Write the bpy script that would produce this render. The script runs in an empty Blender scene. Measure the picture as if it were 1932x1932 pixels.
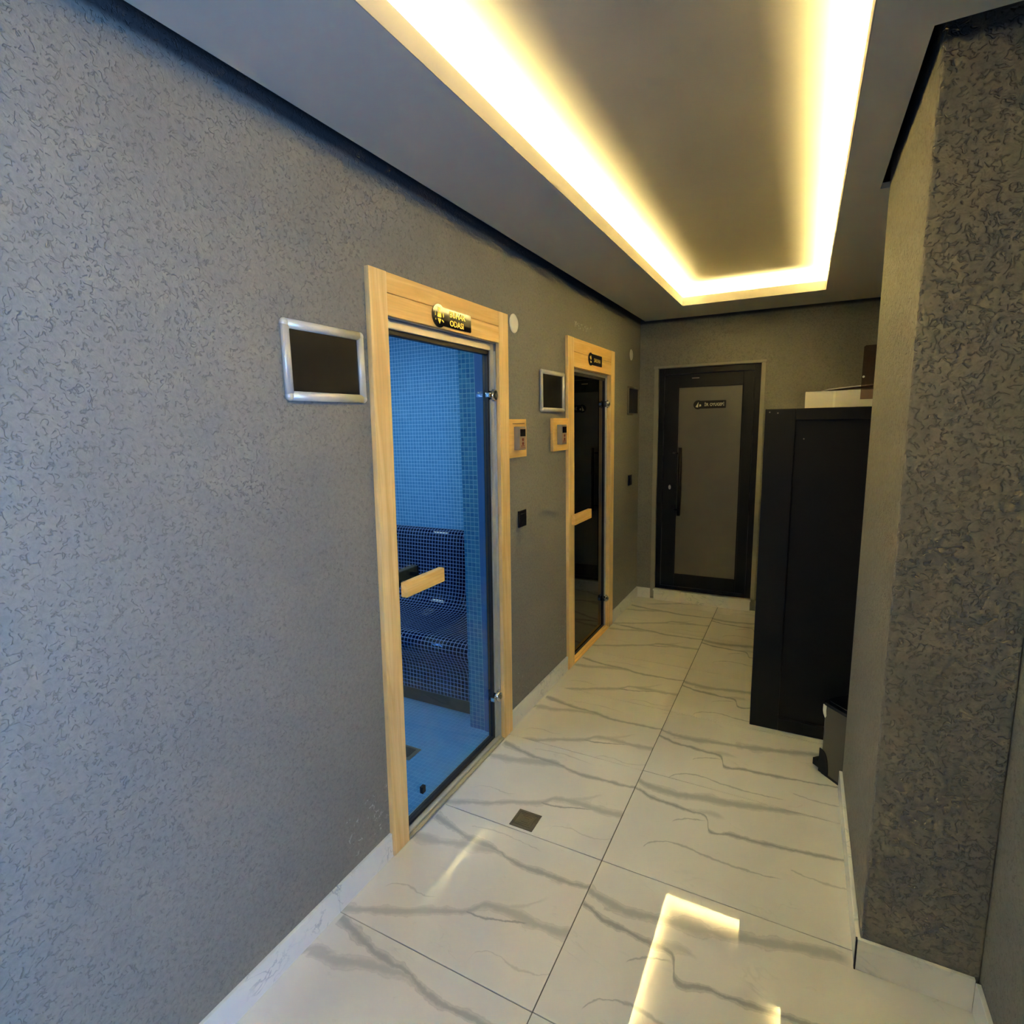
import bpy, bmesh, math, random
from mathutils import Matrix, Vector
random.seed(7)
S = bpy.context.scene
COL = S.collection

# ------------------------------------------------------------------ camera
cam_d = bpy.data.cameras.new('camera'); cam = bpy.data.objects.new('camera', cam_d); COL.objects.link(cam)
YAW, PITCH, ROLL, FPX = .4842, -.1564, -.0199, 1040.32
cy, sy, cp, sp = math.cos(YAW), math.sin(YAW), math.cos(PITCH), math.sin(PITCH)
F = Vector((-sy*cp, cy*cp, sp)); R0 = Vector((cy, sy, 0)); U0 = R0.cross(F)
c_, s_ = math.cos(ROLL), math.sin(ROLL)
RR, UU = c_*R0 + s_*U0, -s_*R0 + c_*U0
M = Matrix((RR, UU, -F)).transposed().to_4x4(); M.translation = Vector((1.2997, 0, 1.6053))
cam.matrix_world = M
cam_d.sensor_width = 36; cam_d.sensor_fit = 'HORIZONTAL'; cam_d.lens = FPX/1932*36
cam_d.clip_start = .02
S.camera = cam

# ------------------------------------------------------------------ light and exposure
S.view_settings.view_transform = 'Standard'; S.view_settings.look = 'None'
S.view_settings.gamma = 1; S.view_settings.use_curve_mapping = False
S.view_settings.exposure = 0.0
S.cycles.sample_clamp_indirect = 0.0      # the cove band is far brighter than white; do not cut its bounce light
S.cycles.max_bounces = 16; S.cycles.diffuse_bounces = 8; S.cycles.caustics_reflective = False
W = bpy.data.worlds.new('world'); S.world = W; W.use_nodes = True
W.node_tree.nodes['Background'].inputs[0].default_value = (.35, .5, .9, 1)
W.node_tree.nodes['Background'].inputs[1].default_value = .3
LED_POWER = 690.0          # emission of the cove strips
LED_COL = (1.0, .83, .33)
DAY_W, DAY_COL = 114.0, (.26, .53, 1.0)
STEAM_W, STEAM_COL = 20.0, (.9, .98, 1.0)

def area(name, loc, rot, sx, sy_, w, col):
    l = bpy.data.lights.new(name, 'AREA'); l.shape = 'RECTANGLE'; l.size = sx; l.size_y = sy_
    l.energy = w; l.color = col
    o = bpy.data.objects.new(name, l); COL.objects.link(o); o.location = loc; o.rotation_euler = rot
    return o
# daylight through the glazed opening in the right-hand wall, behind the viewpoint
area('daylight', (1.99, -.60, 1.45), (0, math.radians(90), 0), 1.25, 1.1, DAY_W, DAY_COL)

# ------------------------------------------------------------------ helpers
def lin(r, g, b):
    f = lambda c: (c/255/12.92) if c/255 <= .04045 else ((c/255+.055)/1.055)**2.4
    return (f(r), f(g), f(b), 1)

def box(bm, x0, x1, y0, y1, z0, z1, bev=0, seg=2, shear=0):
    vs = [bm.verts.new((x, y + shear*(z-1.06), z)) for x in (x0, x1) for y in (y0, y1) for z in (z0, z1)]
    q = [(0, 1, 3, 2), (4, 6, 7, 5), (0, 4, 5, 1), (2, 3, 7, 6), (0, 2, 6, 4), (1, 5, 7, 3)]
    fs = [bm.faces.new([vs[i] for i in f]) for f in q]
    if bev:
        es = {e for f in fs for e in f.edges}
        bmesh.ops.bevel(bm, geom=list(es), offset=bev, segments=seg, affect='EDGES', profile=.6)
    return bm
def B(*a, **k):
    bm = bmesh.new(); box(bm, *a, **k); return bm
def cyl(bm, p0, p1, r0, r1=None, n=24, cap=True):
    r1 = r0 if r1 is None else r1
    a, b = Vector(p0), Vector(p1); d = (b-a).normalized()
    t = Vector((0, 0, 1)) if abs(d.z) < .9 else Vector((1, 0, 0))
    u = d.cross(t).normalized(); v = d.cross(u)
    A = []; C2 = []
    for i in range(n):
        w = 2*math.pi*i/n; o = u*math.cos(w)+v*math.sin(w)
        A.append(bm.verts.new(a+o*r0)); C2.append(bm.verts.new(b+o*r1))
    for i in range(n):
        j = (i+1) % n; bm.faces.new((A[i], A[j], C2[j], C2[i])).smooth = True
    if cap:
        bm.faces.new(A[::-1]); bm.faces.new(C2)
    return bm
def lathe(bm, c, prof, n=40, a0=0, a1=2*math.pi):
    rings = []
    full = abs(a1-a0-2*math.pi) < 1e-6
    m = n if full else n+1
    for r, z in prof:
        rings.append([bm.verts.new((c[0]+r*math.cos(a0+(a1-a0)*i/n), c[1]+r*math.sin(a0+(a1-a0)*i/n), c[2]+z)) for i in range(m)])
    for k in range(len(rings)-1):
        for i in range(m if full else m-1):
            j = (i+1) % m
            bm.faces.new((rings[k][i], rings[k][j], rings[k+1][j], rings[k+1][i])).smooth = True
    return bm
def prism(bm, pts, axis, a0, a1):
    """pts are 2D; extruded along axis (0:x,1:y,2:z) from a0 to a1"""
    def P(p, a):
        return {0: (a, p[0], p[1]), 1: (p[0], a, p[1]), 2: (p[0], p[1], a)}[axis]
    A = [bm.verts.new(P(p, a0)) for p in pts]; C2 = [bm.verts.new(P(p, a1)) for p in pts]
    n = len(pts)
    for i in range(n):
        j = (i+1) % n; bm.faces.new((A[i], A[j], C2[j], C2[i]))
    bm.faces.new(A[::-1]); bm.faces.new(C2)
    return bm

def obj(name, bm, m, parent=None, off=None, **props):
    bmesh.ops.recalc_face_normals(bm, faces=bm.faces)
    if parent is not None:
        L = parent.location.copy(); p = parent.parent
        while p is not None: L = L + p.location; p = p.parent
        bmesh.ops.translate(bm, verts=bm.verts, vec=-L)
    me = bpy.data.meshes.new(name); bm.to_mesh(me); bm.free()
    o = bpy.data.objects.new(name, me); COL.objects.link(o)
    if m: me.materials.append(m)
    if parent is not None: o.parent = parent
    for k, v in props.items(): o[k] = v
    return o
def thing(name, label, cat, loc, group=None):
    o = bpy.data.objects.new(name, None); COL.objects.link(o); o.location = loc
    o.empty_display_size = .05
    o['label'] = label; o['category'] = cat
    if group: o['group'] = group
    return o
def struct(name, bm, m, **p):
    return obj(name, bm, m, None, kind='structure', **p)

# ------------------------------------------------------------------ materials
class Mat:
    def __init__(s, name):
        s.m = bpy.data.materials.new(name); s.m.use_nodes = True
        s.t = s.m.node_tree; s.n = s.t.nodes; s.b = s.n['Principled BSDF']; s.out = s.n['Material Output']
    def N(s, typ, **kw):
        n = s.n.new(typ)
        for k, v in kw.items(): setattr(n, k, v)
        return n
    def L(s, a, b): s.t.links.new(a, b)
    def coord(s, kind='Object', scale=(1, 1, 1), rot=(0, 0, 0)):
        tc = s.N('ShaderNodeTexCoord'); mp = s.N('ShaderNodeMapping'); s.L(tc.outputs[kind], mp.inputs[0])
        mp.inputs['Scale'].default_value = scale; mp.inputs['Rotation'].default_value = rot
        return mp.outputs[0]
    def noise(s, vec, scale, detail=2, rough=.5, dist=0):
        n = s.N('ShaderNodeTexNoise'); n.inputs['Scale'].default_value = scale; n.inputs['Detail'].default_value = detail
        n.inputs['Roughness'].default_value = rough; n.inputs['Distortion'].default_value = dist
        if vec is not None: s.L(vec, n.inputs['Vector'])
        return n.outputs['Fac']
    def math(s, op, a, b=None, c=None):
        n = s.N('ShaderNodeMath', operation=op)
        for i, v in enumerate((a, b, c)):
            if v is None: continue
            if isinstance(v, (int, float)): n.inputs[i].default_value = v
            else: s.L(v, n.inputs[i])
        return n.outputs[0]
    def mr(s, v, a, b, c=0., d=1., smooth=False):
        n = s.N('ShaderNodeMapRange'); n.interpolation_type = 'SMOOTHSTEP' if smooth else 'LINEAR'
        s.L(v, n.inputs[0])
        for i, q in enumerate((a, b, c, d)):
            if isinstance(q, (int, float)): n.inputs[i+1].default_value = q
            else: s.L(q, n.inputs[i+1])
        return n.outputs[0]
    def mix(s, f, a, b):
        n = s.N('ShaderNodeMix', data_type='RGBA')
        for sock, v in ((n.inputs[0], f), (n.inputs[6], a), (n.inputs[7], b)):
            if isinstance(v, (int, float)): sock.default_value = v
            elif isinstance(v, tuple): sock.default_value = v
            else: s.L(v, sock)
        return n.outputs[2]
    def bump(s, h, strength, dist):
        n = s.N('ShaderNodeBump'); n.inputs['Strength'].default_value = strength; n.inputs['Distance'].default_value = dist
        s.L(h, n.inputs['Height']); s.L(n.outputs[0], s.b.inputs['Normal']); return n
    def set(s, color=None, rough=None, metal=None, spec=None, coat=None):
        for k, v in (('Base Color', color), ('Roughness', rough), ('Metallic', metal), ('Specular IOR Level', spec), ('Coat Weight', coat)):
            if v is None: continue
            if isinstance(v, (int, float, tuple)): s.b.inputs[k].default_value = v
            else: s.L(v, s.b.inputs[k])
        return s

def plain(name, color, rough=.5, metal=0, var=.06, bump=0, bscale=200, spec=.5, coat=0):
    m = Mat(name); v = m.coord()
    n = m.noise(v, 9, 3)
    c = m.mix(m.mr(n, .3, .7), tuple(x*(1-var) for x in color[:3])+(1,), tuple(min(1, x*(1+var)) for x in color[:3])+(1,))
    m.set(c, m.mr(n, .3, .7, rough*.9, min(1, rough*1.1)), metal, spec, coat)
    if bump: m.bump(m.noise(v, bscale, 2), bump, .001)
    return m.m

def plaster(name, color, scale=1., depth=.0035, strength=.62, chips=False, groovedark=.50, gw=.034):
    m = Mat(name); v = m.coord()
    gr = None   # short open trowel strokes, in two overlapping sets
    for off, sc1, th in (((0, 0, 0), 46, .51), ((3.7, 1.3, 9.1), 62, .505)):
        mp = m.N('ShaderNodeMapping'); m.L(v, mp.inputs[0]); mp.inputs['Location'].default_value = off
        a = m.noise(mp.outputs[0], sc1*scale, 1, .5, .35)
        g = m.math('ABSOLUTE', m.math('SUBTRACT', a, .5))
        groove = m.mr(g, .0, gw, 1, 0, True)
        b = m.noise(mp.outputs[0], 60*scale, 1)
        q = m.math('MULTIPLY', groove, m.mr(b, th, th+.07, 0, 1, True))
        gr = q if gr is None else m.math('MAXIMUM', gr, q)
    fine = m.noise(v, 150*scale, 3)
    lump = m.noise(v, 30*scale, 3, .6, 1.0)
    h = m.math('ADD', m.math('SUBTRACT', 1.0, gr), m.math('ADD', m.math('MULTIPLY', fine, .3), m.math('MULTIPLY', lump, 1.3)))
    big = m.noise(v, 1.7, 3)
    c = m.mix(m.mr(big, .3, .7), tuple(x*.93 for x in color[:3])+(1,), tuple(x*1.06 for x in color[:3])+(1,))
    grain = m.noise(v, 85*scale, 3, .6, .5)
    c = m.mix(m.mr(grain, .36, .60, .32, 0), c, tuple(x*.60 for x in color[:3])+(1,))
    c = m.mix(m.math('MULTIPLY', gr, groovedark), c, tuple(x*.55 for x in color[:3])+(1,))  # relief shade put into the colour along the strokes
    if chips:   # knocked paint and filler specks low on the wall beside the doors
        sx = m.N('ShaderNodeSeparateXYZ'); m.L(v, sx.inputs[0])
        mk = None
        for (y0, y1, z0, z1, th) in ((1.22, 1.45, .13, .30, .60), (3.03, 3.19, .12, .36, .62), (2.5, 2.62, .12, .3, .63), (3.35, 3.7, 2.2, 2.24, .56)):
            q = m.math('MULTIPLY', m.math('MULTIPLY', m.math('GREATER_THAN', sx.outputs[1], y0), m.math('LESS_THAN', sx.outputs[1], y1)),
                       m.math('MULTIPLY', m.math('GREATER_THAN', sx.outputs[2], z0), m.math('LESS_THAN', sx.outputs[2], z1)))
            nn = m.noise(v, 38, 4, .6, .8)
            q = m.math('MULTIPLY', q, m.mr(nn, th, th+.05, 0, .6))
            mk = q if mk is None else m.math('MAXIMUM', mk, q)
        c = m.mix(mk, c, lin(190, 190, 182))
    # wall colour turns dark grey just below the ceiling, with a soft lower edge
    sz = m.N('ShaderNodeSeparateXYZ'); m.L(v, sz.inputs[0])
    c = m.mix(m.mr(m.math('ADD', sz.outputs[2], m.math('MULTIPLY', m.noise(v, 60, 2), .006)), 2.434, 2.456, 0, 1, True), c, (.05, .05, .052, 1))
    m.set(c, .72, 0, .35)
    m.bump(h, strength, depth)
    return m.m

def floor_tile():
    m = Mat('marble floor tile'); tc = m.N('ShaderNodeTexCoord')
    sx = m.N('ShaderNodeSeparateXYZ'); m.L(tc.outputs['Object'], sx.inputs[0])
    wob = m.noise(tc.outputs['Object'], 9, 3, .6)
    wob2 = m.noise(tc.outputs['Object'], 30, 3, .6)
    s = m.math('DIVIDE', m.math('ADD', sx.outputs[0], .476), 2.4)
    ry = m.math('DIVIDE', m.math('SUBTRACT', sx.outputs[1], 1.156), .6)
    row = m.math('FLOOR', ry); v = m.math('SUBTRACT', ry, row)
    wn = m.N('ShaderNodeTexWhiteNoise', noise_dimensions='1D'); m.L(row, wn.inputs['W'])
    isz = m.math('COMPARE', row, 0, .1); is1 = m.math('COMPARE', row, 1, .1)
    # the same print drifts a little up or down from row to row; rows 0 and 1 as laid in the photo
    rest = m.math('MULTIPLY', m.math('SUBTRACT', wn.outputs['Value'], .5), .3)
    right = m.math('GREATER_THAN', s, .5)
    sh = m.math('ADD', m.math('MULTIPLY', m.math('MULTIPLY', is1, right), -.11),
                m.math('MULTIPLY', rest, m.math('SUBTRACT', 1, m.math('MAXIMUM', isz, is1))))
    v = m.math('ADD', v, sh)
    v = m.math('ADD', v, m.math('MULTIPLY', m.math('SUBTRACT', wob2, .5), .035))
    veins = [  # (s, v) centre line, (half width start, mid, end), darkness
        ([(.501, .758), (.541, .72), (.57, .72), (.596, .745), (.623, .762), (.678, .798), (.704, .825), (.745, .865), (.799, .925), (.83, .93)], (.032, .040, .028), .75),
        ([(.501, .662), (.518, .637), (.54, .603), (.569, .597), (.6, .582), (.621, .587), (.632, .548), (.636, .458), (.645, .435), (.669, .465), (.699, .47), (.736, .487), (.80, .52), (.86, .56)], (.016, .016, .010), 1.0),
        ([(.53, .68), (.56, .695), (.60, .72)], (.010, .006, .003), .5),
        ([(.60, .59), (.615, .60), (.64, .62), (.66, .60)], (.02, .03, .008), .45),
        ([(.58, .43), (.59, .47), (.61, .51), (.632, .53)], (.006, .008, .006), .7),
        ([(.55, .12), (.58, .22), (.60, .235), (.64, .21), (.69, .20), (.75, .22)], (.006, .010, .004), .7),
        ([(.76, .32), (.80, .30), (.84, .31)], (.006, .012, .004), .6),
        ([(.21, .875), (.26, .823), (.291, .798), (.344, .787), (.369, .757), (.394, .742), (.442, .752), (.48, .757), (.4995, .777)], (.030, .018, .016), .85),
        ([(.21, .66), (.245, .675), (.277, .718), (.312, .753), (.349, .770), (.37, .757)], (.030, .040, .012), .6),
        ([(.198, .02), (.22, .05), (.24, .09), (.273, .142), (.306, .217), (.342, .28), (.368, .345), (.38, .405), (.423, .425), (.449, .420), (.478, .427), (.4995, .442)], (.028, .026, .030), .65),
        ([(.36, .32), (.383, .325), (.422, .372), (.452, .408)], (.008, .008, .008), .95),
        ([(.40, .42), (.43, .50), (.445, .56), (.455, .60)], (.022, .015, .010), .35),
        ([(.20, .58), (.216, .68), (.232, .69), (.245, .705)], (.020, .022, .020), .6),
        ([(.205, .635), (.22, .62), (.238, .678), (.27, .713), (.298, .705), (.346, .733), (.387, .725), (.44, .70), (.4995, .66)], (.010, .014, .018), .0),
        ([(.28, .90), (.33, .93), (.38, .915), (.41, .90)], (.004, .006, .003), .45),
        ([(.23, .25), (.26, .31), (.29, .30), (.31, .33)], (.004, .006, .003), .5),
        ([(.40, .10), (.43, .17), (.46, .15), (.4995, .20)], (.004, .007, .004), .4),
    ]
    total = None
    for pts, (w0, w1, w2), dark in veins:
        if dark <= 0: continue
        fc = m.N('ShaderNodeFloatCurve'); cv = fc.mapping.curves[0]; fc.mapping.use_clip = False
        P = [(p[0], min(1, max(0, p[1]))) for p in pts]
        cv.points[0].location = P[0]; cv.points[1].location = P[-1]
        for p in P[1:-1]: cv.points.new(*p)
        fc.mapping.update(); m.L(s, fc.inputs['Value'])
        a, b = P[0][0], P[-1][0]; mid = (a+b)/2
        wa = m.mr(s, a, mid, w0, w1); wb = m.mr(s, mid, b, 0, w2-w1)
        w = m.math('ADD', wa, wb)
        w = m.math('MULTIPLY', w, m.mr(wob, .32, .68, .6, 2.3))
        d = m.math('ABSOLUTE', m.math('SUBTRACT', v, fc.outputs[0]))
        body = m.mr(d, m.math('MULTIPLY', w, .15), w, 1, 0, True)
        edge = m.mr(m.math('ABSOLUTE', m.math('SUBTRACT', d, m.math('MULTIPLY', w, .75))), 0, .008, .55, 0, True)
        mk = m.math('MAXIMUM', body, edge) if w0 > .012 else body
        inr = m.math('MULTIPLY', m.mr(s, a-.001, a+.001), m.mr(s, b-.012 if b < .49 or b > .51 else b, b+.0005, 1, 0))
        mk = m.math('MULTIPLY', m.math('MULTIPLY', mk, inr), dark)
        total = mk if total is None else m.math('MAXIMUM', total, mk)
    # faint background threads
    f = m.noise(m.coord('Object', (1, 2.3, 1)), 2.6, 4, .55, 1.2)
    thread = m.math('MULTIPLY', m.mr(m.math('ABSOLUTE', m.math('SUBTRACT', f, .5)), 0, .012, 1, 0, True), m.mr(wob, .5, .7, 0, .28))
    total = m.math('MAXIMUM', total, thread)
    base = m.mix(m.mr(m.noise(tc.outputs['Object'], 1.8, 3), .3, .7), lin(206, 203, 194), lin(216, 213, 205))
    c = m.mix(m.math('MULTIPLY', total, .85), base, lin(146, 147, 144))
    m.set(c, .010, 0, .85)
    return m.m

def marble_small(name, base=(224, 222, 216), vein=(140, 142, 146), sc=5, rough=.12):
    m = Mat(name); v = m.coord('Object', (1, 1, 1.2))
    f = m.noise(v, sc, 4, .55, 1.6); d = m.math('ABSOLUTE', m.math('SUBTRACT', f, .5))
    mk = m.math('MULTIPLY', m.mr(d, 0, .03, 1, 0, True), m.mr(m.noise(v, sc*.8, 2), .45, .65))
    m.set(m.mix(m.math('MULTIPLY', mk, .6), lin(*base), lin(*vein)), rough, 0, .5)
    return m.m

def wood(name, c1, c2, axis=2, rough=.45):
    m = Mat(name)
    sc = [22, 22, 22]; sc[axis] = 1.6
    v = m.coord('Object', tuple(sc))
    n1 = m.noise(v, 1.0, 4, .6, 1.4)
    sc2 = [160, 160, 160]; sc2[axis] = 3
    n2 = m.noise(m.coord('Object', tuple(sc2)), 1.0, 2)
    c = m.mix(m.mr(n1, .35, .65), lin(*c1), lin(*c2))
    c = m.mix(m.mr(n2, .45, .75, 0, .3), c, tuple(x*.7 for x in lin(*c2)[:3])+(1,))
    m.set(c, m.mr(n1, .3, .7, rough*.85, rough*1.15), 0, .4)
    m.bump(n2, .15, .0006)
    return m.m

def mosaic(name, cells, cA, cB, grout, rough=.12, pitch=.0235, gap=.09, coord='Object', axes=(0, 2), bumpd=.0009):
    m = Mat(name); tc = m.N('ShaderNodeTexCoord'); sx = m.N('ShaderNodeSeparateXYZ'); m.L(tc.outputs[coord], sx.inputs[0])
    u = m.math('DIVIDE', sx.outputs[axes[0]], pitch); w = m.math('DIVIDE', sx.outputs[axes[1]], pitch)
    fu = m.math('FLOOR', u); fw = m.math('FLOOR', w)
    du = m.math('ABSOLUTE', m.math('SUBTRACT', m.math('SUBTRACT', u, fu), .5)); dw = m.math('ABSOLUTE', m.math('SUBTRACT', m.math('SUBTRACT', w, fw), .5))
    # rounded square distance
    d = m.math('POWER', m.math('ADD', m.math('POWER', du, 6.), m.math('POWER', dw, 6.)), 1/6.)
    g = m.mr(d, .5-gap-.03, .5-gap+.01, 0, 1, True)
    cb = m.N('ShaderNodeCombineXYZ'); m.L(fu, cb.inputs[0]); m.L(fw, cb.inputs[1])
    wn = m.N('ShaderNodeTexWhiteNoise', noise_dimensions='2D'); m.L(cb.outputs[0], wn.inputs['Vector'])
    c = m.mix(wn.outputs['Value'], lin(*cA), lin(*cB))
    m.set(m.mix(g, c, lin(*grout)), m.mr(g, 0, 1, rough, .7), 0, .5)
    # every tessera sits at its own slight angle
    tl = m.math('MULTIPLY', m.math('SUBTRACT', wn.outputs['Value'], .5), m.math('ADD', m.math('SUBTRACT', u, fu), m.math('SUBTRACT', w, fw)))
    h = m.math('ADD', m.math('SUBTRACT', 1, g), m.math('MULTIPLY', tl, .35))
    m.bump(h, .7, bumpd)
    return m.m

def pane(name, tint, gloss=(1, 1, 1, 1), ior=1.5, rough=0.0):
    m = Mat(name); m.n.remove(m.b)
    t = m.N('ShaderNodeBsdfTransparent'); t.inputs[0].default_value = tint
    g = m.N('ShaderNodeBsdfGlossy'); g.inputs[0].default_value = gloss; g.inputs['Roughness'].default_value = rough
    fr = m.N('ShaderNodeFresnel')
    ge = m.N('ShaderNodeNewGeometry'); m.L(m.mr(ge.outputs['Backfacing'], 0, 1, ior, 1/ior), fr.inputs[0])   # thin pane: the same reflectance from both faces
    mx = m.N('ShaderNodeMixShader'); m.L(fr.outputs[0], mx.inputs[0]); m.L(t.outputs[0], mx.inputs[1]); m.L(g.outputs[0], mx.inputs[2])
    m.L(mx.outputs[0], m.out.inputs[0]); return m.m
def emit(name, col, st):
    m = Mat(name); m.b.inputs['Emission Color'].default_value = col+(1,); m.b.inputs['Emission Strength'].default_value = st
    m.b.inputs['Base Color'].default_value = (.8, .8, .8, 1)
    return m.m

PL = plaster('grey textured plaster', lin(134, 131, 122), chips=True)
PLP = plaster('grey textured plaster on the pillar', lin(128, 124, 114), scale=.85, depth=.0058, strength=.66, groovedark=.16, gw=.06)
PLS = plain('rough plaster edge', lin(150, 145, 132), .8, bump=.6, bscale=60)
CEIL = plain('matt grey ceiling paint', lin(186, 182, 174), .85, var=.015)
CEILW = plain('pale ceiling paint in the cove', lin(160, 154, 144), .8, var=.03)
TILE = floor_tile()
GROUT = plain('grey grout', lin(84, 80, 68), .9)
SKIRT = marble_small('marble skirting', sc=7, vein=(158, 162, 168))
WOODV = wood('pine upright', (246, 210, 144), (230, 186, 116), 2)
WOODH = wood('pine rail', (246, 202, 124), (232, 180, 98), 1)
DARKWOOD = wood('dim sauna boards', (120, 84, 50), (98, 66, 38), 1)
ALU = plain('brushed aluminium', lin(196, 190, 178), .38, .55, var=.03)
SILVER = plain('satin silver frame', lin(205, 200, 190), .32, .25, var=.03)
DULL = plain('dull dark silver frame', lin(120, 112, 96), .4, .3)
CHROME = plain('chrome', lin(215, 215, 215), .12, 1., var=.02)
SILL = plain('dull beige threshold', lin(170, 158, 126), .45)
BLACKP = plain('black plastic', (.006, .006, .006, 1), .42, spec=.3)
RUBBER = plain('black rubber seal', (.006, .006, .006, 1), .6)
BLACKGL = plain('black glossy acrylic', (.004, .004, .005, 1), .06, coat=.3)
POSTER = plain('black insert behind clear cover', (.012, .011, .009, 1), .22, var=.25)
CABM = plain('matt black cabinet lacquer', (.0038, .004, .0038, 1), .5, spec=.22, bump=.15, bscale=90)
ANTH = plain('anthracite aluminium', (.0045, .005, .0048, 1), .5, .0, spec=.25, bump=.1)
FROST = plain('grey frosted door panel', lin(92, 89, 80), .34, var=.05)
GOLD = plain('gold letters', lin(226, 196, 92), .30, .5)
CREAM = plain('cream letters', lin(196, 190, 160), .4)
WHITEP = plain('white plastic', lin(228, 222, 205), .4)
GREYP = plain('grey plastic', lin(138, 130, 116), .4)
PINKP = plain('pale label face', lin(158, 130, 108), .4)
RED = plain('red print', lin(120, 22, 14), .5)
CARD = plain('white carton board', lin(214, 206, 190), .6)
BINM = plain('dark grey steel', lin(80, 78, 68), .42, .1)
DRAINM = plain('dark stained steel', lin(104, 96, 78), .4, .3, bump=.5, bscale=120)
GLASS = pane('clear blue tinted door glass', (.70, .84, .95, 1), ior=1.36)
GLASSD = pane('black tinted door glass', (.022, .020, .018, 1), ior=1.27)
SMOKE = pane('smoked brown acrylic', (.60, .50, .45, 1), ior=1.3)
WGLASS = pane('window glass', (.92, .95, 1, 1))
LED = emit('warm LED strip', LED_COL, LED_POWER)
LAMP = emit('added steam lamp lens', STEAM_COL, 6)
T_LIGHT = mosaic('light blue mosaic', 0, (96, 156, 190), (110, 168, 200), (172, 208, 226), .10, .0235, .06)
T_LIGHTY = mosaic('light blue mosaic side', 0, (96, 156, 190), (110, 168, 200), (172, 208, 226), .10, .0235, .06, axes=(1, 2))
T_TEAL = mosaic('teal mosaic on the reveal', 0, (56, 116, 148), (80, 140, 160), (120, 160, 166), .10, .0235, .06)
T_NAVY = mosaic('navy mosaic', 0, (2, 5, 34), (4, 9, 48), (124, 138, 168), .06, .0235, .085, coord='UV', axes=(0, 1))
T_FLOOR = mosaic('blue floor mosaic', 0, (84, 142, 184), (92, 150, 190), (98, 154, 190), .25, .0235, .04, axes=(0, 1), bumpd=.0003)
BLUEP = plain('blue sealed edge', lin(60, 106, 150), .35)
DARKB = plain('dark bench kick', lin(44, 48, 50), .6)

# ------------------------------------------------------------------ the setting
H = 2.457; HT = 2.590; WX = 1.806; YB = 4.94; Y0 = -2.2; HS = HT+.061
# floor: each tile is bedded at its own very slight angle
bm = bmesh.new()
tilt = {(0, 0): (0, 0), (1, 0): (-.0004, .0000), (1, 1): (.003, .0), (0, 1): (.0012, .001)}
rows = range(-6, 7)
for r_ in rows:
    for c in (0, 1):
        x0, x1 = ((-.03, .724), (.724, WX+.03))[c]; y0 = 1.156+.6*r_; y1 = y0+.6
        y1 = min(y1, YB+.02)
        if y0 >= YB: continue
        tx, ty = tilt.get((c, r_), (random.uniform(-.0015, .0015), random.uniform(-.0015, .0015)))
        g = .0019; cx, cyy = (x0+x1)/2, (y0+y1)/2
        vs = []
        for (x, y) in ((x0+g, y0+g), (x1-g, y0+g), (x1-g, y1-g), (x0+g, y1-g)):
            vs.append((x, y, (y-cyy)*tx+(x-cx)*ty))
        top = [bm.verts.new(p) for p in vs]; bot = [bm.verts.new((p[0], p[1], -.012)) for p in vs]
        bm.faces.new(top)
        for i in range(4): bm.faces.new((top[i], bot[i], bot[(i+1) % 4], top[(i+1) % 4]))
fl = struct('floor', bm, TILE)
struct('trim_1', B(-.02, WX+.05, Y0, YB+.05, -.05, -.0035), GROUT)['label'] = 'thin grey grout lines between the floor tiles'

bm = bmesh.new()
for a in ((Y0, 1.50, 0, HS), (1.50, 2.335, 2.02, HS), (2.335, 3.26, 0, HS), (3.26, 4.09, 2.02, HS), (4.09, YB+.15, 0, HS)):
    box(bm, -.2, 0, a[0], a[1], a[2], a[3])
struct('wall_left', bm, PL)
bm = bmesh.new()
box(bm, 0, .165, YB, YB+.15, 0, HS); box(bm, .98, WX+.15, YB, YB+.15, 0, HS); box(bm, .165, .98, YB, YB+.15, 2.058, HS); box(bm, .165, .98, YB, YB+.15, 0, .10)
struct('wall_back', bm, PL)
bm = bmesh.new()
box(bm, WX, WX+.15, Y0, -1.20, 0, HS); box(bm, WX, WX+.15, 0, YB, 0, HS); box(bm, WX, WX+.15, -1.20, 0, 2.1, HS); box(bm, WX, WX+.15, -1.20, 0, 0, .80)
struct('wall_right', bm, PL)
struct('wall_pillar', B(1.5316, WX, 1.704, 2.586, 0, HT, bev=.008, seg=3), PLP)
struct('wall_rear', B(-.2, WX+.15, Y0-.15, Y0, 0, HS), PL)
# glazed opening in the right wall, out of view behind the camera
wf = bmesh.new()
for (a, b, c, d) in ((-1.20, -1.15, .80, 2.1), (-.05, 0, .80, 2.1), (-1.15, -.05, 2.05, 2.1), (-1.15, -.05, .80, .85), (-.625, -.575, .85, 2.05)):
    box(wf, WX+.04, WX+.09, a, b, c, d, bev=.003)
wo = struct('window_1', wf, ANTH)
obj('pane', B(WX+.062, WX+.068, -1.15, -.05, .85, 2.05), WGLASS, wo)

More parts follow.
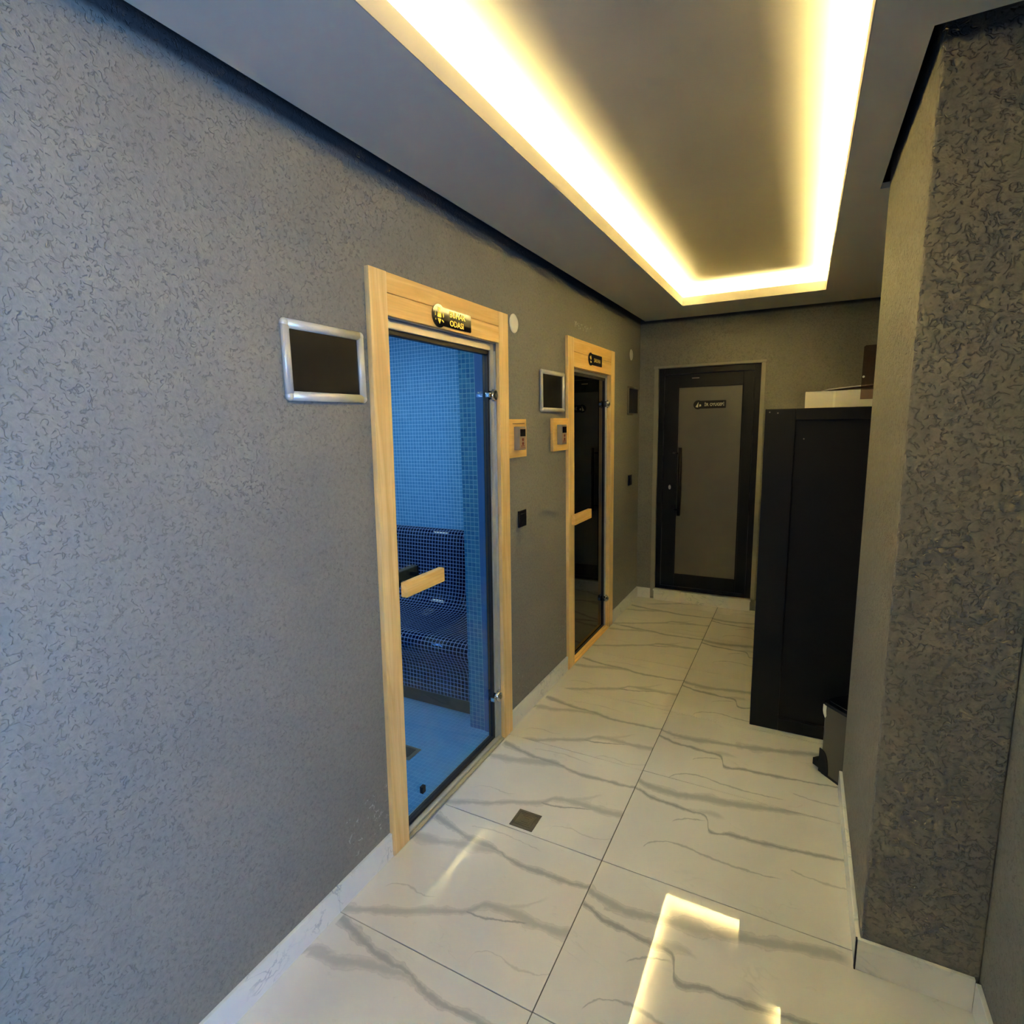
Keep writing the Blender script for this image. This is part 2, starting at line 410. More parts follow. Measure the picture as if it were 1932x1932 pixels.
# ceiling: dropped panel with a shadow gap round the walls and a raised lip round the lit cove
C1, C2, YC, YN, LT = .449, 1.387, 4.412, -1.3, .06
PZ = H+.02; G = .052; GP = .024
bm = bmesh.new()
box(bm, G, C1, Y0+G, YB-G, H, PZ); 
box(bm, C1, C2, YC, YB-G, H, PZ); box(bm, C1, C2, Y0+G, YN, H, PZ)
box(bm, C2, 1.5316-GP, Y0+G, YB-G, H, PZ)
box(bm, 1.5316-GP, WX-G, Y0+G, 1.704-G, H, PZ); box(bm, 1.5316-GP, WX-G, 2.586+G, YB-G, H, PZ)
struct('ceiling', bm, CEIL)
CW = .13
bm = bmesh.new()   # lip
box(bm, C1-.014, C1, YN-.014, YC+.014, PZ, H+LT); box(bm, C2, C2+.014, YN-.014, YC+.014, PZ, H+LT)
box(bm, C1, C2, YC, YC+.014, PZ, H+LT); box(bm, C1, C2, YN-.014, YN, PZ, H+LT)
# facing on the panel edge so the lip reads as one strip
box(bm, C1, C1+.003, YN, YC, H, H+LT); box(bm, C2-.003, C2, YN, YC, H, H+LT); box(bm, C1, C2, YC-.003, YC, H, H+LT); box(bm, C1, C2, YN, YN+.003, H, H+LT)
struct('trim_2', bm, CEILW)
bm = bmesh.new()   # cavity sides and the upper ceiling
box(bm, C1-CW-.02, C1-CW, YN-CW, YC+CW, PZ, HT); box(bm, C2+CW-.03, C2+CW-.01, YN-CW, YC+CW, PZ, HT)
box(bm, C1-CW, C2+CW-.03, YC+CW, YC+CW+.02, PZ, HT); box(bm, C1-CW, C2+CW-.03, YN-CW-.02, YN-CW, PZ, HT)
box(bm, C1-CW, C1-.014, YN-CW, YC+CW, PZ, PZ+.002); box(bm, C2+.014, C2+CW-.03, YN-CW, YC+CW, PZ, PZ+.002)
box(bm, C1-.014, C2+.014, YC+.014, YC+CW, PZ, PZ+.002); box(bm, C1-.014, C2+.014, YN-CW, YN-.014, PZ, PZ+.002)
box(bm, C1-CW-.02, C2+CW, YN-CW-.02, YC+CW+.02, HT, HT+.06)
struct('ceiling_upper', bm, CEILW)
struct('trim_3', B(-.2, WX+.15, Y0-.15, YB+.15, HT+.06, HT+.12), BLACKP)['label'] = 'concrete slab above the dropped ceiling'  # coloured black so the void over the dropped panel stays dark

# LED strips lying in the cove, behind the lip
for lab, a in (('long warm LED strip hidden behind the cove lip nearer the two sauna doors', (C1-.030, C1-.015, YN, YC)),
               ('long warm LED strip hidden behind the cove lip on the pillar side', (C2+.015, C2+.030, YN, YC)),
               ('short warm LED strip across the cove end nearest the dark back door', (C1, C2, YC+.015, YC+.030)),
               ('short warm LED strip across the cove end behind the viewer', (C1, C2, YN-.030, YN-.015))):
    o = obj('led_strip', B(a[0], a[1], a[2], a[3], H+LT-.006, H+LT-.0045), LED)
    o['label'] = lab; o['category'] = 'light strip'; o['group'] = 'LED strips in the ceiling cove'

# skirtings
def skirt(name, segs):
    bm = bmesh.new()
    for s in segs: box(bm, *s, bev=.001, seg=1)
    struct(name, bm, SKIRT)
HB = .095; T = .012
skirt('baseboard_left', [(0, T, Y0, -.044, 0, HB), (0, T, -.042, 1.155, 0, HB), (0, T, 1.157, 1.428, 0, HB), (0, T, 2.396, 3.198, 0, HB), (0, T, 4.142, YB, 0, HB)])
skirt('baseboard_back', [(T, .128, YB-T, YB, 0, HB), (1.02, 1.128, YB-T, YB, 0, HB)])
skirt('baseboard_pillar', [(1.5316-T, 1.5316, 1.704, 2.586, 0, HB), (1.5316-T+.003, WX-T, 1.704-T, 1.704-.0005, 0, HB+.006)])
skirt('baseboard_right', [(WX-T, WX, Y0, 1.704-T, 0, HB)])
# dark grout line in the mitre of the pillar skirting
struct('trim_4', B(1.5316-T-.001, 1.5316-T+.003, 1.704-T-.001, 1.704-.001, 0, HB+.004), RUBBER)['label'] = 'dark joint line at the corner of the pillar skirting'

# ------------------------------------------------------------------ steam room behind the first glass door
SX0, SX1, SY0, SY1, SZ = -1.75, -.2, .75, 2.96, 2.36
struct('wall_steam_far_end', B(SX0, SX1, SY1, SY1+.04, 0, SZ), T_LIGHT)
struct('wall_steam_near_end', B(SX0, SX1, SY0-.04, SY0, 0, SZ), T_LIGHT)
struct('wall_steam_rear', B(SX0-.04, SX0, SY0-.04, SY1+.04, 0, SZ), T_LIGHTY)
bm = bmesh.new()
box(bm, -.206, -.2, SY0, 1.50, 0, SZ); box(bm, -.206, -.2, 2.335, SY1, 0, SZ); box(bm, -.206, -.2, 1.50, 2.335, 2.02, SZ)
struct('wall_steam_front', bm, T_LIGHTY)
bm = bmesh.new(); box(bm, -.206, -.112, 2.331, 2.335, 0, 2.02); box(bm, -.206, -.112, 1.50, 1.504, 0, 2.02)
struct('wall_steam_reveal', bm, T_TEAL)
bm = bmesh.new(); box(bm, -.112, -.05, 2.327, 2.335, 0, 2.02); box(bm, -.112, -.05, 1.50, 1.508, 0, 2.02)
struct('trim_5', bm, BLUEP)['label'] = 'plain blue sealed strip in the door reveal of the steam room'
struct('floor_steam', B(SX0, -.05, SY0, SY1, -.03, -.001), T_FLOOR)
struct('ceiling_steam', B(SX0-.04, -.2, SY0-.04, SY1+.04, SZ, SZ+.04), T_LIGHT)
l = thing('added_ceiling_lamp', 'small round blue lamp added out of view on the steam room ceiling', 'lamp', (-.95, 1.75, SZ))  # unseen fixture, added to go with the steam room's area light
bm = bmesh.new(); cyl(bm, (-.95, 1.75, SZ-.03), (-.95, 1.75, SZ-.0005), .085, .095); obj('lamp_housing', bm, WHITEP, l)
bm = bmesh.new(); cyl(bm, (-.95, 1.75, SZ-.034), (-.95, 1.75, SZ-.0301), .07); obj('lamp_lens', bm, LAMP, l)
a_ = area('steam_light', (-.95, 1.75, SZ-.05), (0, 0, 0), .6, .8, STEAM_W, STEAM_COL)  # unseen area light that does the actual lighting in here

prof = [(2.44, 0), (2.44, .096), (2.405, .097), (2.402, .14), (2.405, .20), (2.398, .26), (2.375, .315), (2.35, .355), (2.336, .39), (2.337, .42), (2.352, .443), (2.38, .455),
        (2.43, .455), (2.50, .447), (2.57, .440), (2.64, .436), (2.71, .437), (2.77, .443), (2.815, .458), (2.848, .485), (2.868, .525), (2.880, .58), (2.887, .66), (2.892, .74),
        (2.896, .81), (2.901, .86), (2.909, .90), (2.922, .925), (2.94, .937), (2.958, .94)]
def smooth_profile(P, n=4):
    out = []
    for i in range(len(P)-1):
        p0 = P[max(i-1, 0)]; p1 = P[i]; p2 = P[i+1]; p3 = P[min(i+2, len(P)-1)]
        for k in range(n):
            t = k/n
            out.append(tuple(.5*((2*p1[j])+(-p0[j]+p2[j])*t+(2*p0[j]-5*p1[j]+4*p2[j]-p3[j])*t*t+(-p0[j]+3*p1[j]-3*p2[j]+p3[j])*t**3) for j in (0, 1)))
    out.append(P[-1]); return out
bench = thing('steam_bench', 'curved navy mosaic bench with raised back inside the blue steam room', 'bench', (-.95, 2.65, 0))
pp = smooth_profile(prof[2:]); bm = bmesh.new(); uv = bm.loops.layers.uv.new('UVMap')
x0, x1 = SX0+.002, -.208; A = [bm.verts.new((x0, p[0], p[1])) for p in pp]; Bv = [bm.verts.new((x1, p[0], p[1])) for p in pp]
s = 0; acc = [0]
for i in range(len(pp)-1):
    s += math.dist(pp[i], pp[i+1]); acc.append(s)
for i in range(len(pp)-1):
    f = bm.faces.new((A[i], Bv[i], Bv[i+1], A[i+1])); f.smooth = True
    for lp, q in zip(f.loops, ((x0, acc[i]), (x1, acc[i]), (x1, acc[i+1]), (x0, acc[i+1]))): lp[uv].uv = q
# closed ends and back so it is a solid block
ya = [bm.verts.new((x, 2.958, .0975)) for x in (x0, x1)]
bm.faces.new([A[i] for i in range(len(pp))]+[ya[0]]); bm.faces.new([Bv[i] for i in range(len(pp)-1, -1, -1)]+[ya[1]][::-1])
bm.faces.new((A[-1], Bv[-1], ya[1], ya[0])); bm.faces.new((A[0], ya[0], ya[1], Bv[0]))
obj('seat_and_back', bm, T_NAVY, bench)
obj('kick_base', B(x0, x1, 2.44, 2.955, 0, .097), DARKB, bench)
dr = thing('floor_drain', 'dark square drain in the blue steam room floor', 'drain', (-.38, 1.99, 0), 'square floor drains')
obj('drain_frame', B(-.44, -.315, 1.94, 2.04, -.001, .002, bev=.0008), DRAINM, dr)
obj('drain_grate', B(-.42, -.335, 1.955, 2.025, .002, .004, bev=.0008), BLACKP, dr)

# sauna room behind the second door
bm = bmesh.new()
box(bm, -1.75, -.2, 3.05, 3.09, 0, 2.3); box(bm, -1.75, -.2, 4.5, 4.54, 0, 2.3); box(bm, -1.79, -1.75, 3.05, 4.54, 0, 2.3)
box(bm, -1.75, -.2, 3.05, 4.54, 2.3, 2.34)
struct('wall_sauna', bm, DARKWOOD)
struct('floor_sauna', B(-1.75, -.06, 3.09, 4.5, -.03, -.001), DARKWOOD)

# ------------------------------------------------------------------ glass doors in pine frames
def glass_door(label, oy0, oy1, iy0, iy1, top, head, glassmat, shear, handle, blue):
    t = thing('glass_door', label, 'door', (0, (oy0+oy1)/2, 0), 'frameless glass doors in pine frames')
    k = dict(shear=shear)
    obj('door_jamb', B(0, .02, oy0, iy0, 0.003, top, bev=.0025, **k), WOODV, t)
    obj('door_jamb', B(0, .02, iy1, oy1, 0.003, top, bev=.0025, **k), WOODV, t)
    h = bmesh.new(); mid = head+(top-head)*.52
    box(h, .0, .019, iy0, iy1, head, mid-.001, bev=.002, **k); box(h, .0, .019, iy0, iy1, mid+.001, top-.001, bev=.002, **k)
    obj('door_head', h, WOODH, t)
    # wooden lining behind the casing
    ln = bmesh.new()
    box(ln, -.05, 0, iy0-.035, iy0+.003, .003, head+.03, **k); box(ln, -.05, 0, iy1-.003, iy1+.035, .003, head+.03, **k); box(ln, -.05, 0, iy0, iy1, head-.003, head+.03, **k)
    obj('lining', ln, WOODV if not blue else ALU, t)
    a = bmesh.new(); w = .034 if blue else .02
    box(a, -.05, -.010, iy0+.003, iy0+w, .02, head-.004, bev=.002, **k); box(a, -.05, -.010, iy1-w, iy1-.003, .02, head-.004, bev=.002, **k)
    box(a, -.05, -.010, iy0+w, iy1-w, head-w-.002, head-.004, bev=.002, **k)
    obj('metal_frame', a, ALU, t)
    s = bmesh.new(); q = .014
    g0, g1, gz1 = iy0+w, iy1-w, head-w-.002
    box(s, -.045, -.018, g0, g0+q*.5, .03, gz1, **k); box(s, -.045, -.018, g1-q, g1, .03, gz1, **k)
    box(s, -.045, -.018, g0, g1, gz1-q*1.3, gz1, **k); box(s, -.045, -.018, g0, g1, .020, .032, **k)
    obj('seal', s, RUBBER, t)
    gl = obj('glass_pane', B(-.034, -.026, g0+.003, g1-.003, .028, gz1-.004, **k), glassmat, t)
    th = bmesh.new(); box(th, -.06, .004, iy0+.001, iy1-.001, .0015, .020, bev=.003, **k)
    obj('threshold', th, ALU if blue else WOODH, t)
    obj('threshold_strip', B(.004, .019, iy0+.001, iy1-.001, .0015, .012, bev=.003, **k), SILL if blue else WOODH, t)
    # pull handle: a pine bar outside, a darker one inside
    hy0, hy1, hz0, hz1 = handle
    hd = obj('pull_handle', B(.028, .056, hy0, hy1, hz0, hz1, bev=.005, seg=3), WOODH, t)
    p = bmesh.new()
    for yy in (hy0+.075, hy1-.045): cyl(p, (-.026, yy, (hz0+hz1)/2), (.03, yy, (hz0+hz1)/2), .008)
    obj('handle_post', p, BLACKP, t)
    obj('pull_handle', B(-.092, -.064, hy0+.03, hy1-.01, hz0, hz1, bev=.005, seg=3), RUBBER, t)['label'] = 'dark inner pull bar'
    for zz in (1.745, .243):
        yc = iy1-w-.012+shear*(zz-1.06)
        hg = bmesh.new()
        cyl(hg, (-.022, yc+.022, zz), (.012, yc+.022, zz), .024, .022, 28)
        box(hg, -.02, .004, yc-.024, yc+.02, zz-.011, zz+.011, bev=.004)
        box(hg, -.012, .002, yc+.02, yc+.050, zz-.028, zz+.028, bev=.004)
        ho = obj('hinge', hg, CHROME, t)
        cp_ = bmesh.new(); cyl(cp_, (.012, yc+.022, zz), (.015, yc+.022, zz), .012, .010, 20); obj('hinge_cap', cp_, DRAINM, ho)
    return t, gl
t1, g1_ = glass_door('first glass door, pine framed, showing the blue tiled steam room', 1.446, 2.413, 1.535, 2.322, 2.128, 1.985, GLASS, .018, (1.532, 1.775, .990, 1.047), True)
obj('glass_stop', B(-.026, -.010, 1.650, 1.672, .105, .135, bev=.003), RUBBER, t1)
t2, g2_ = glass_door('second glass door, pine framed, with near black glass and yellow bar handle', 3.20, 4.14, 3.30, 4.05, 2.131, 1.955, GLASSD, 0, (3.222, 3.53, .970, 1.034), False)

# ------------------------------------------------------------------ lettering
def text_bm(body, size, width=None, extrude=.0006, bold=.0):
    c = bpy.data.curves.new('txt', 'FONT'); c.body = body; c.size = size; c.extrude = extrude; c.align_x = 'LEFT'; c.offset = bold; c.resolution_u = 3
    o = bpy.data.objects.new('txt', c); COL.objects.link(o)
    dg = bpy.context.evaluated_depsgraph_get(); dg.update()
    me = bpy.data.meshes.new_from_object(o.evaluated_get(dg)); bm = bmesh.new(); bm.from_mesh(me)
    bpy.data.objects.remove(o); bpy.data.curves.remove(c); bpy.data.meshes.remove(me)
    xs = [v.co.x for v in bm.verts]; a, b = min(xs), max(xs)
    if width: bmesh.ops.scale(bm, vec=(width/(b-a), 1, 1), verts=bm.verts)
    xs = [v.co.x for v in bm.verts]; bmesh.ops.translate(bm, vec=(-min(xs), 0, 0), verts=bm.verts)
    return bm
def put(bm, origin, face):
    """face 'x': reads along +Y on a wall facing +X; 'y': reads along +X on a wall facing -Y"""
    o = Vector(origin)
    for v in bm.verts:
        x, y, z = v.co
        v.co = o+(Vector((z, x, y)) if face == 'x' else Vector((x, -z, y)))
    return bm
def plate_pts(w, h, rc, r=.008, n=20):
    """outline of the sign: big circle at the left, bar with rounded right corners; u right, v up, circle centre at 0,0"""
    pts = []
    a0 = math.asin((h/2)/rc)
    for i in range(n+1):
        a = a0+(2*math.pi-2*a0)*i/n; pts.append((rc*math.cos(a), rc*math.sin(a)))
    x1 = w-rc
    for (cx, cy_, st) in ((x1-r, -h/2+r, -90), (x1-r, h/2-r, 0)):
        for i in range(6):
            a = math.radians(st+90*i/5); pts.append((cx+r*math.cos(a), cy_+r*math.sin(a)))
    return pts
def sign(label, face, c, w, h, rc, rows_, icon, tm, pm=None):
    """c = world position of circle centre on the mounting surface"""
    t = thing('door_sign', label, 'sign', c, 'black door signs with a round end')
    P = plate_pts(w, h, rc); bm = bmesh.new(); D = .004
    if face == 'x': prism(bm, [(c[1]+u, c[2]+v) for u, v in P], 0, c[0], c[0]+D)
    else: prism(bm, [(c[0]+u, c[2]+v) for u, v in P], 1, c[1]-D, c[1])
    obj('sign_plate', bm, pm or BLACKGL, t)
    f = lambda u, v, d=0: (c[0]+D+d, c[1]+u, c[2]+v) if face == 'x' else (c[0]+u, c[1]-D-d, c[2]+v)
    for body, u, v, size, wid in rows_:
        b = text_bm(body, size, wid, bold=size*.012); put(b, f(u, v, .0006), face); obj('lettering', b, tm, t)
    bm = bmesh.new()
    for poly in icon:
        pts = [f(u, v) for u, v in poly]
        if face == 'x': prism(bm, [(p[1], p[2]) for p in pts], 0, c[0]+D, c[0]+D+.001)
        else: prism(bm, [(p[0], p[2]) for p in pts], 1, c[1]-D-.001, c[1]-D)
    obj('icon', bm, tm, t)
    return t
def circ(u, v, r, n=14, sv=1): return [(u+r*math.cos(2*math.pi*i/n), v+sv*r*math.sin(2*math.pi*i/n)) for i in range(n)]
person = [circ(0, .024, .007), [(-.010, .014), (.010, .014), (.014, -.004), (.008, -.006), (-.008, -.006), (-.014, -.004)],
          [(-.012, -.010), (.012, -.010), (.006, -.022), (0, -.030), (-.006, -.022)],
          [(-.030, .012), (-.026, .014), (-.024, 0), (-.028, -.002)], [(.024, .010), (.028, .014), (.030, 0), (.026, -.004)],
          [(-.028, -.012), (-.022, -.012), (-.022, -.018), (-.028, -.018)], [(.018, -.012), (.030, -.018), (.028, -.022), (.016, -.016)]]
sign('black and gold sign reading BUHAR ODASI above the first glass door', 'x', (.0192, 1.853, 2.030), .278, .070, .044,
     [('BUHAR', .072, .006, .032, .115), ('ODASI', .072, -.028, .032, .100)], person, GOLD)
steam = [[(-.022, .010), (-.016, .020), (-.004, .016), (-.002, .026), (.006, .018), (.010, .004), (.004, -.004), (-.010, -.002)],
         [(-.016, -.010), (.010, -.012), (.014, -.022), (-.010, -.024)]]
sign('black and gold sign reading SAUNA above the second glass door', 'x', (.0192, 3.598, 2.028), .270, .072, .042,
     [('SAUNA', .062, -.014, .036, .135)], steam, GOLD)

# ------------------------------------------------------------------ back door
bm = bmesh.new()   # rough pale plaster edge round the opening
box(bm, .130, .166, YB-.012, YB+.03, .02, 2.062, bev=.004); box(bm, .978, 1.012, YB-.012, YB+.03, .10, 2.062, bev=.004)
box(bm, .125, 1.018, YB-.016, YB+.03, 2.060, 2.082, bev=.004)
struct('trim_6', bm, PLS)['label'] = 'pale rough plaster edging round the back door'
bm = bmesh.new(); box(bm, .165, .98, YB-.030, YB+.01, 0, .085, bev=.002); box(bm, .160, .985, YB-.040, YB+.03, .085, .100, bev=.003)
struct('trim_7', bm, SKIRT)['label'] = 'marble step under the back door'
YD = YB+.025
d = bmesh.new()
for a in ((.167, .212, .102, 2.056), (.933, .978, .102, 2.056), (.212, .933, 2.006, 2.056), (.212, .933, .102, .13)): box(d, a[0], a[1], YD-.012, YD+.05, a[2], a[3], bev=.003)
do = struct('door_1', d, ANTH)
do['label'] = 'dark framed back door with a tall grey panel'
lf = bmesh.new()
for a in ((.214, .331, .132, 2.004), (.848, .931, .132, 2.004), (.331, .848, 1.898, 2.004), (.331, .848, .132, .245)): box(lf, a[0], a[1], YD, YD+.04, a[2], a[3], bev=.003)
for a in ((.325, .337, .239, 1.904), (.842, .854, .239, 1.904), (.337, .842, 1.892, 1.904), (.337, .842, .239, .251)): box(lf, a[0], a[1], YD-.004, YD+.002, a[2], a[3], bev=.0015)
leaf = obj('door_leaf', lf, ANTH, do)
obj('door_panel', B(.335, .845, YD+.006, YD+.016, .248, 1.896), FROST, do)
hb = bmesh.new(); cyl(hb, (.369, YD-.058, .79), (.369, YD-.058, 1.385), .016, n=20)
for zz in (.84, 1.335): cyl(hb, (.369, YD-.058, zz), (.300, YD-.004, zz), .008)
obj('pull_bar', hb, BLACKP, do)
hb = bmesh.new(); bmesh.ops.create_cone(hb, cap_ends=True, segments=24, radius1=.011, radius2=.010, depth=.008, matrix=Matrix.Translation((.276, YD-.004, 1.033)) @ Matrix.Rotation(math.radians(90), 4, 'X') @ Matrix.Diagonal((1, 1.9, 1, 1)))
obj('lock_cylinder', hb, SILVER, do)
obj('closer_plate', B(.44, .50, YD-.003, YD, 1.965, 1.972, bev=.001), GREYP, do)
ship = [[(-.020, -.018), (.000, -.022), (.004, .024)], [(.010, -.016), (.026, -.012), (.024, .002), (.012, .004)]]
sign('black sign with pale lettering near the top of the back door', 'y', (.4955, YD+.006, 1.744), .262, .066, .038,
     [('İR', .052, -.012, .034, .034), ('OYUGEPİ', .096, -.012, .034, .114)], ship, CREAM, BLACKP)

# ------------------------------------------------------------------ wall fittings on the left wall
def snap_frame(label, y0, y1, z0, z1, w=.024, m=SILVER):
    t = thing('wall_frame', label, 'frame', (0, (y0+y1)/2, z0), 'silver snap frames on the left wall')
    def rail(name, a, b):
        bm = bmesh.new(); cyl(bm, a, b, w/2, n=20)
        for v in bm.verts: v.co.x = max(.0, (v.co.x-.006)*.75+.008)
        obj(name, bm, m, t)
    h = w/2; x = .006
    rail('frame_rail', (x, y0+h*1.2, z0+h), (x, y1-h*1.2, z0+h)); rail('frame_rail', (x, y0+h*1.2, z1-h), (x, y1-h*1.2, z1-h))
    rail('frame_rail', (x, y0+h, z0+h*1.2), (x, y0+h, z1-h*1.2)); rail('frame_rail', (x, y1-h, z0+h*1.2), (x, y1-h, z1-h*1.2))
    for yy in (y0+h, y1-h):
        for zz in (z0+h, z1-h):
            bm = bmesh.new(); bmesh.ops.create_uvsphere(bm, u_segments=20, v_segments=12, radius=h*1.04)
            for v in bm.verts: v.co = Vector((max(0, v.co.x*.8+.008), v.co.y+yy, v.co.z+zz))
            obj('corner_cap', bm, m, t)
    obj('insert', B(.001, .007, y0+w*.8, y1-w*.8, z0+w*.8, z1-w*.8), POSTER, t)
snap_frame('silver framed black poster holder left of the first glass door', 1.107, 1.431, 1.686, 1.912, .027)
snap_frame('silver framed black poster holder between the two glass doors', 2.821, 3.160, 1.675, 1.907, .024)
snap_frame('narrow dim poster holder between the second glass door and the back corner', 4.545, 4.87, 1.668, 1.903, .018, DULL)

def disc(label, y, z, r):
    t = thing('junction_cover', label, 'cover', (0, y, z), 'white round blanking caps')
    bm = bmesh.new(); prof_ = [(0.0001, .007), (r*.6, .0068), (r*.9, .005), (r, .002), (r, 0)]
    n = 40; rings = [[bm.verts.new((h_, y+q*math.cos(2*math.pi*i/n), z+q*math.sin(2*math.pi*i/n))) for i in range(n)] for q, h_ in prof_]
    for k in range(len(rings)-1):
        for i in range(n): bm.faces.new((rings[k][i], rings[k][(i+1) % n], rings[k+1][(i+1) % n], rings[k+1][i])).smooth = True
    obj('cap', bm, WHITEP, t)
disc('larger white round cap beside the top corner of the first glass door', 2.528, 2.102, .046)
disc('small white round cap high on the wall past the second glass door', 4.650, 2.161, .045)

def switch(label, y, z, s):
    t = thing('wall_switch', label, 'switch', (0, y, z), 'black wall switches')
    obj('switch_plate', B(.0005, .009, y-s/2, y+s/2, z-s/2, z+s/2, bev=.0025), BLACKP, t)
    obj('rocker', B(.009, .012, y-s*.3, y+s*.3, z-s*.3, z+s*.3, bev=.001), BLACKP, t)
switch('black square switch on the wall between the two glass doors', 2.577, 1.115, .088)
switch('black square switch on the wall beyond the second glass door', 4.65, 1.118, .088)

def controller(label, y0, y1, z0, z1, by0, by1, bz0, bz1, slot):
    t = thing('sauna_controller', label, 'control panel', (0, (y0+y1)/2, z0), 'sauna control panels on pine boards')
    bm = bmesh.new(); box(bm, .0005, .020, y0, y1, z0, z1, bev=.002)
    bd = obj('mounting_board', bm, WOODH, t)
    if slot: obj('slot', B(.0195, .0205, y0+.035, y1-.02, z1-.024, z1-.021), DARKWOOD, bd)
    obj('housing', B(.020, .050, by0, by1, bz0, bz1, bev=.003), GREYP, t)
    obj('face_label', B(.050, .0512, by0+.004, by1-.003, bz0+.006, bz1-.006, bev=.0003, seg=1), PINKP, t)
    obj('display', B(.0512, .0535, by0+.008, by1-.010, bz1-.048, bz1-.012, bev=.0008), BLACKGL, t)
    ym = (by0+by1)/2
    bm = bmesh.new()
    for zz in (bz1-.064, bz1-.084): cyl(bm, (.0512, ym, zz), (.0532, ym, zz), .008, n=16)
    obj('button', bm, RED, t)
    bm = bmesh.new(); box(bm, .0512, .0517, ym-.022, ym+.018, bz0+.018, bz0+.022); box(bm, .0512, .0517, ym-.026, ym+.022, bz0+.010, bz0+.012)
    obj('printed_line', bm, RED, t)
controller('grey control box on a pine board beside the first glass door', 2.4225, 2.612, 1.442, 1.634, 2.470, 2.545, 1.480, 1.596, True)
controller('grey control box on a pine board tucked against the second glass door frame', 2.966, 3.1985, 1.448, 1.640, 3.022, 3.098, 1.486, 1.602, False)

# corridor floor drain
t = thing('floor_drain', 'dark square drain set in the marble floor by the first glass door', 'drain', (.378, 1.82, 0), 'square floor drains')
bm = bmesh.new()
x0, x1, y0, y1 = .327, .428, 1.770, 1.870
for a in ((x0, x1, y0, y0+.012), (x0, x1, y1-.012, y1), (x0, x0+.012, y0+.012, y1-.012), (x1-.012, x1, y0+.012, y1-.012)): box(bm, *a, .0003, .0030, bev=.0006)
obj('drain_frame', bm, DRAINM, t)
bm = bmesh.new()
for i, k in enumerate((.016, .026, .036)):
    for a in ((x0+k, x1-k, y0+k, y0+k+.004), (x0+k, x1-k, y1-k-.004, y1-k), (x0+k, x0+k+.004, y0+k+.004, y1-k-.004), (x1-k-.004, x1-k, y0+k+.004, y1-k-.004)): box(bm, *a, .0015, .0026)
box(bm, x0+.012, x1-.012, y0+.012, y1-.012, .0004, .0012)
obj('drain_grate', bm, DRAINM, t)

# ------------------------------------------------------------------ black cabinet beyond the pillar
KX0, KX1, KY0, KY1, KZ = 1.131, 1.79, 2.998, 3.90, 1.657
t = thing('cabinet', 'tall matt black cabinet standing beyond the pillar', 'cabinet', ((KX0+KX1)/2, (KY0+KY1)/2, 0))
bm = bmesh.new()
box(bm, KX0+.018, KX1, KY0+.022, KY1, .012, KZ-.003, bev=.002)                      # carcass
obj('carcass', bm, CABM, t)
bm = bmesh.new()                                                                   # framed side facing the viewer
for a in ((KX0, KX0+.135, 0, KZ), (KX1-.10, KX1, 0, KZ), (KX0+.135, KX1-.10, KZ-.055, KZ), (KX0+.135, KX1-.10, 0, .066)): box(bm, a[0], a[1], KY0, KY0+.022, a[2], a[3], bev=.003)
obj('side_frame', bm, CABM, t)
for (a, b) in ((KY0+.024, KY0+.45), (KY0+.454, KY1-.002)):
    bm = bmesh.new(); box(bm, KX0, KX0+.018, a, b, .012, KZ-.004, bev=.002)
    dd = obj('cabinet_door', bm, CABM, t)
    yy = b-.03 if a < KY0+.1 else a+.03
    bm = bmesh.new(); cyl(bm, (KX0-.012, yy, .85), (KX0-.012, yy, 1.0), .005, n=12); cyl(bm, (KX0-.012, yy, .86), (KX0, yy, .86), .004, n=10); cyl(bm, (KX0-.012, yy, .99), (KX0, yy, .99), .004, n=10)
    obj('door_pull', bm, BLACKP, dd)
for (x, y, z) in ((1.151, KY0, 1.642), (1.187, KY0, 1.637), (1.305, KY0+.022, 1.512)):
    bm = bmesh.new(); cyl(bm, (x, y-.0015, z), (x, y+.001, z), .0032, n=10); obj('screw_head', bm, GREYP, t)

t = thing('carton', 'flat white carton lying on top of the black cabinet', 'box', (1.51, 3.24, KZ))
obj('carton_body', B(1.30, 1.74, 3.10, 3.40, KZ+.001, KZ+.080, bev=.003), CARD, t)
obj('carton_crease', B(1.418, 1.428, 3.0985, 3.1005, KZ+.002, KZ+.080), WHITEP, t)  # white strip painting the highlight along a crease in the carton
bm = bmesh.new()
P = [(1.365, KZ+.0805), (1.40, KZ+.090), (1.47, KZ+.096), (1.60, KZ+.106), (1.735, KZ+.110), (1.735, KZ+.106), (1.60, KZ+.102), (1.47, KZ+.092), (1.40, KZ+.086), (1.37, KZ+.0802)]
prism(bm, P, 1, 3.105, 3.39); obj('carton_lid', bm, CARD, t)

# smoked acrylic plate on the far face of the pillar
t = thing('acrylic_holder', 'smoked brown acrylic holder sticking out past the far edge of the pillar', 'holder', (1.56, 2.60, 1.68))
bm = bmesh.new()
P = [(1.493, 1.679), (1.60, 1.679), (1.60, 1.886), (1.500, 1.886), (1.494, 1.880)]
prism(bm, P, 1, 2.618, 2.622); obj('acrylic_plate', bm, SMOKE, t)
obj('mounting_block', B(1.55, 1.60, 2.587, 2.618, 1.74, 1.80, bev=.003), BLACKP, t)
bm = bmesh.new(); cyl(bm, (1.499, 2.612, 1.766), (1.499, 2.618, 1.766), .004, .004, 14); obj('screw_head', bm, SILVER, t)

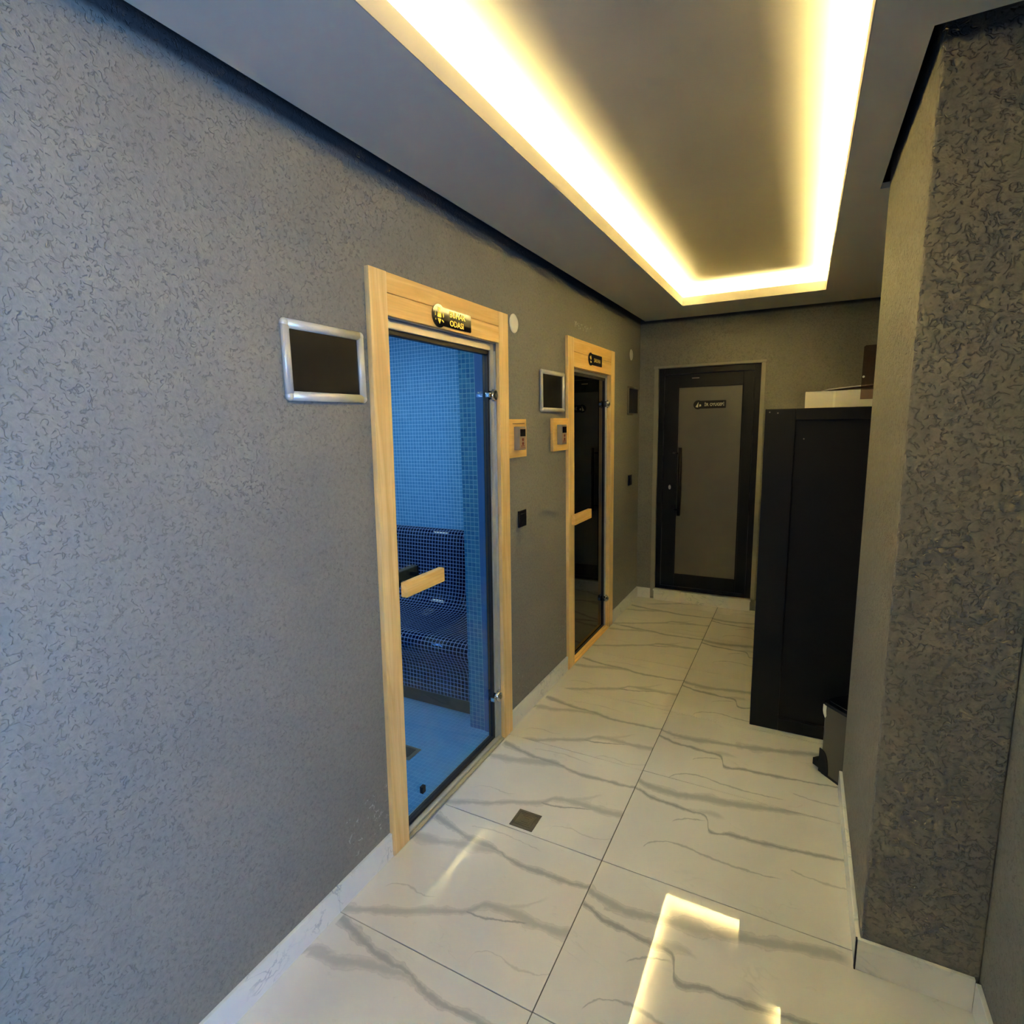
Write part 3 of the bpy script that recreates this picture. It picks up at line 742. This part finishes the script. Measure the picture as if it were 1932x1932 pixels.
# pedal bin half hidden behind the pillar
BH = .335
t = thing('pedal_bin', 'small dark grey pedal bin with a black lid, half behind the pillar', 'bin', (1.565, 2.735, 0))
ux, uy = .685, -.728            # from the pedal end to the hinge end
nx, ny = .728, .685             # from the visible side to the hidden side
OX, OY = 1.447, 2.702           # pedal corner of the visible side
W_ = lambda a, b: (OX+ux*a+nx*b, OY+uy*a+ny*b)
def rrect(a0, a1, b0, b1, r, n=6):
    P = []
    for cx, cy_, st in ((a1-r, b0+r, -90), (a1-r, b1-r, 0), (a0+r, b1-r, 90), (a0+r, b0+r, 180)):
        for i in range(n+1):
            w = math.radians(st+90*i/n); P.append(W_(cx+r*math.cos(w), cy_+r*math.sin(w)))
    return P
def rprism(a0, a1, b0, b1, r, z0, z1):
    bm = bmesh.new(); prism(bm, rrect(a0, a1, b0, b1, r), 2, z0, z1); return bm
obj('bin_body', rprism(.004, .136, .002, .20, .016, .012, BH), BINM, t)
obj('bin_base', rprism(.002, .138, 0, .202, .018, .001, .012), BLACKP, t)
bm = rprism(0, .138, -.003, .205, .020, BH, BH+.014)
P = [(a, b) for a, b in rrect(.012, .126, .010, .192, .02)]
prism(bm, P, 2, BH+.014, BH+.026); obj('bin_lid', bm, BLACKGL, t)
bm = bmesh.new()               # curved black housing low on the pedal corner
P = [(0, .004), (.052, .004)]+[(.052*math.cos(math.pi/2*i/10)**.6, .012+.105*math.sin(math.pi/2*i/10)) for i in range(1, 11)]+[(0, .118)]
V0 = [bm.verts.new((*W_(a, -.0015), z)) for a, z in P]; V1 = [bm.verts.new((*W_(a, .004), z)) for a, z in P]
bm.faces.new(V0); bm.faces.new(V1[::-1])
for i in range(len(P)): j = (i+1) % len(P); bm.faces.new((V0[i], V0[j], V1[j], V1[i]))
obj('pedal_housing', bm, BLACKP, t)
bm = bmesh.new(); prism(bm, [W_(a, b) for a, b in ((-.03, .05), (-.038, .06), (-.038, .14), (-.03, .15), (.006, .15), (.006, .05))], 2, .022, .040)
prism(bm, [W_(a, b) for a, b in ((-.034, .0), (-.034, .05), (.006, .05), (.006, .0))], 2, .018, .050)
obj('pedal', bm, BLACKP, t)
bm = bmesh.new()               # white liner showing under the lid at the corner
P = [(.0025, BH-.001), (.020, BH-.001), (.019, BH-.025), (.022, BH-.05), (.016, BH-.062), (.006, BH-.045), (.0025, BH-.03)]
V0 = [bm.verts.new((*W_(a, -.0002), z)) for a, z in P]; V1 = [bm.verts.new((*W_(a, .0035), z)) for a, z in P]
bm.faces.new(V0); bm.faces.new(V1[::-1])
for i in range(len(P)): j = (i+1) % len(P); bm.faces.new((V0[i], V0[j], V1[j], V1[i]))
obj('bin_liner', bm, WHITEP, t)
